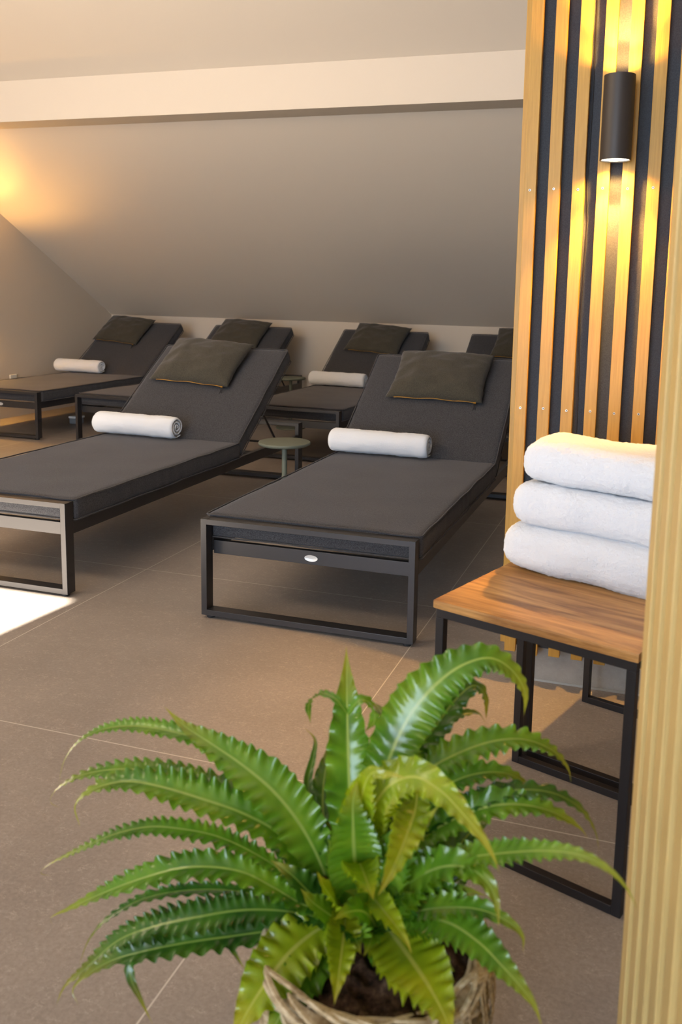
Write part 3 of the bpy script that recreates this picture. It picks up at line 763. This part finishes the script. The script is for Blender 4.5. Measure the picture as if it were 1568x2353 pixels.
# each frond: half width (px at crown), material, tip depth offset, up-tilt, photo points root to tip
FR = [
 (48, 1, .02, .35, [(765, 2070), (735, 1980), (690, 1895), (630, 1820), (560, 1760), (480, 1705), (420, 1665), (376, 1622)]),
 (20, 1, .06, .55, [(700, 1960), (640, 1850), (560, 1760), (470, 1705), (400, 1682), (310, 1668), (240, 1675), (185, 1702), (150, 1745), (134, 1800)]),
 (30, 1, .05, .55, [(745, 2050), (690, 1960), (620, 1880), (540, 1828), (430, 1790), (340, 1770), (260, 1768), (185, 1782), (132, 1812), (116, 1842), (140, 1858)]),
 (40, 1, -.02, .55, [(755, 2080), (700, 1985), (640, 1915), (560, 1870), (470, 1838), (370, 1808), (290, 1796), (220, 1812), (175, 1850), (184, 1902)]),
 (22, 1, -.03, .65, [(740, 2085), (660, 2010), (580, 1958), (500, 1922), (420, 1905), (340, 1900), (260, 1918), (190, 1948), (115, 1985), (94, 2006), (118, 2013)]),
 (31, 1, -.06, .5, [(780, 2105), (700, 2080), (630, 2040), (560, 2005), (480, 1992), (400, 1998), (310, 2024), (230, 2055), (160, 2088), (118, 2108), (122, 2128)]),
 (14, 0, -.05, .6, [(700, 2090), (560, 2050), (440, 2045), (330, 2065), (250, 2110), (205, 2160), (180, 2222)]),
 (34, 0, -.10, .5, [(790, 2120), (720, 2105), (640, 2092), (550, 2092), (450, 2108), (350, 2130), (270, 2162), (200, 2222), (150, 2265), (128, 2312)]),
 (30, 0, -.12, .5, [(780, 2140), (700, 2135), (620, 2140), (530, 2152), (430, 2166), (330, 2186), (260, 2206), (200, 2240), (168, 2275), (182, 2312)]),
 (15, 0, -.13, .5, [(560, 2165), (450, 2160), (360, 2172), (305, 2205), (300, 2245), (325, 2300), (352, 2356)]),
 (9, 0, -.08, .5, [(620, 2130), (560, 2150), (530, 2170), (545, 2200), (566, 2232)]),
 (58, 2, -.17, .45, [(775, 2115), (725, 2140), (675, 2180), (632, 2230), (590, 2290), (555, 2350), (530, 2410)]),
 (42, 1, -.15, .45, [(785, 2130), (745, 2180), (705, 2240), (665, 2300), (630, 2360), (600, 2420)]),
 (32, 2, -.16, .30, [(800, 2070), (795, 2100), (790, 2150), (784, 2200), (777, 2250), (768, 2312)]),
 (60, 2, -.18, .45, [(870, 2100), (905, 2150), (945, 2205), (985, 2265), (1020, 2330), (1045, 2400)]),
 (24, 2, -.14, .35, [(830, 2010), (850, 2050), (880, 2090), (912, 2130), (935, 2165), (948, 2195)]),
 (38, 1, -.13, .45, [(880, 2120), (950, 2108), (1030, 2120), (1100, 2165), (1150, 2215), (1195, 2265), (1228, 2310), (1248, 2365)]),
 (27, 1, -.06, .45, [(900, 2110), (980, 2090), (1060, 2085), (1120, 2095), (1170, 2120), (1200, 2150), (1203, 2190)]),
 (38, 1, -.08, .4, [(860, 2100), (910, 2050), (970, 2010), (1030, 1990), (1085, 1998), (1125, 2035), (1143, 2085), (1147, 2135)]),
 (28, 1, -.14, .5, [(900, 2060), (980, 2000), (1070, 1972), (1160, 1960), (1250, 1955), (1330, 1964), (1395, 1995), (1440, 2040), (1468, 2095)]),
 (32, 1, .06, .45, [(890, 2020), (950, 1945), (1020, 1895), (1100, 1860), (1170, 1848), (1240, 1856), (1295, 1878), (1335, 1905), (1352, 1928)]),
 (20, 0, .10, .55, [(900, 1990), (980, 1900), (1080, 1845), (1180, 1816), (1270, 1822), (1335, 1858), (1368, 1910), (1378, 1960)]),
 (28, 1, .08, .5, [(885, 1970), (940, 1880), (1010, 1815), (1080, 1782), (1150, 1775), (1200, 1795), (1232, 1835)]),
 (32, 1, .12, .5, [(880, 1940), (920, 1840), (985, 1770), (1060, 1728), (1140, 1702), (1210, 1700), (1270, 1725), (1305, 1765), (1313, 1800)]),
 (30, 0, .16, .4, [(865, 1920), (895, 1820), (945, 1740), (1000, 1670), (1050, 1605), (1090, 1575), (1115, 1600), (1118, 1655)]),
 (18, 0, .15, .5, [(880, 1900), (930, 1780), (985, 1700), (1040, 1650), (1095, 1638), (1120, 1668)]),
 (50, 1, .10, .35, [(845, 1960), (865, 1840), (900, 1730), (945, 1640), (1000, 1575), (1060, 1530), (1125, 1512), (1175, 1538), (1207, 1590), (1205, 1645)]),
 (46, 1, .10, .20, [(815, 2020), (808, 1900), (803, 1800), (800, 1710), (798, 1620), (797, 1545), (796, 1484)]),
 (10, 1, .08, .6, [(798, 1640), (770, 1605), (735, 1594), (710, 1620), (714, 1665)]),
 (12, 1, .08, .6, [(800, 1640), (828, 1608), (858, 1625), (858, 1665), (828, 1688)]),
 (26, 0, .14, .5, [(850, 1900), (880, 1780), (890, 1690), (872, 1630), (845, 1612)]),
 (30, 0, .12, .3, [(785, 2020), (755, 1930), (742, 1850), (748, 1770), (765, 1690)]),
 (9, 0, .10, .5, [(765, 1960), (725, 1860), (708, 1800), (720, 1740), (724, 1700), (700, 1672)]),
 (40, 2, -.16, .35, [(830, 1990), (850, 1880), (890, 1810), (950, 1785), (1010, 1815), (1060, 1865), (1105, 1920), (1135, 1970), (1150, 2010)]),
 (30, 2, -.18, .30, [(960, 1800), (955, 1860), (935, 1920), (910, 1980), (885, 2030), (868, 2060)]),
 (52, 1, -.10, .20, [(825, 2060), (815, 1970), (812, 1900), (812, 1840), (822, 1792)]),
 (34, 2, -.12, .30, [(800, 2010), (840, 1800), (890, 1780), (940, 1790)]),
 (34, 2, -.14, .30, [(815, 1960), (830, 1990), (845, 2030), (860, 2070)]),
 (24, 3, .06, .3, [(780, 2060), (740, 1980), (712, 1910), (700, 1840)]),
 (16, 3, .05, .3, [(775, 2040), (715, 1970), (660, 1900), (640, 1840)]),
 (44, 1, -.06, .25, [(860, 2080), (890, 2000), (930, 1940), (975, 1890), (1010, 1850)]),
 (48, 1, -.05, .3, [(870, 2090), (930, 2040), (990, 2010), (1050, 2000), (1085, 2020)]),
 (30, 0, .02, .3, [(850, 2060), (860, 1970), (885, 1900), (915, 1850), (930, 1820)]),
 (28, 0, .00, .3, [(835, 2060), (850, 1960), (880, 1880), (880, 1810)]),
 (26, 2, -.08, .35, [(790, 2100), (760, 2060), (740, 2030), (728, 2000)]),
 (34, 1, -.07, .35, [(800, 2130), (755, 2100), (715, 2070), (690, 2040)]),
 (34, 0, -.05, .4, [(780, 2110), (720, 2060), (670, 2010), (620, 1975)]),
 (26, 0, .05, .4, [(770, 2060), (700, 1985), (640, 1930), (590, 1860), (560, 1810)]),
 (22, 1, -.10, .4, [(850, 2120), (855, 2150), (845, 2180), (835, 2200)]),
 (24, 0, -.10, .4, [(810, 2110), (812, 2140), (822, 2170), (830, 2195)]),
]
PXM = .98 / F_PX
for i, (hw, mi, dy, up, pts) in enumerate(FR):
    P = []
    L_ = [0]
    for a, b_ in zip(pts, pts[1:]): L_.append(L_[-1] + math.hypot(b_[0] - a[0], b_[1] - a[1]))
    for (u, v), l in zip(pts, L_): P.append(at(u, v, CR + dy * (l / L_[-1]) ** 1.2 - (.02 * math.sin(math.pi * l / L_[-1]))))
    frond(P, hw * PXM, mi, up=up, seed=i * 1.37, base=.45 if len(pts) > 6 else .6)
# short young fronds filling the crown
for k in range(20):
    a = k * 2.4; rr = .02 + .03 * random.random(); b0 = PC + Vector((.02 + rr * math.cos(a), .03 + rr * math.sin(a), .275))
    ln = random.uniform(.10, .20); lean = random.uniform(.25, .8)
    P = [b0 + Vector((math.cos(a) * lean * ln * t * t, math.sin(a) * lean * ln * t * t, ln * (t - .18 * t ** 3))) for t in (0, .3, .6, .85, 1)]
    frond(P, random.uniform(.012, .020), 0 if k % 3 else 1, up=.3, seed=k * 2.1 + 50, base=.5)
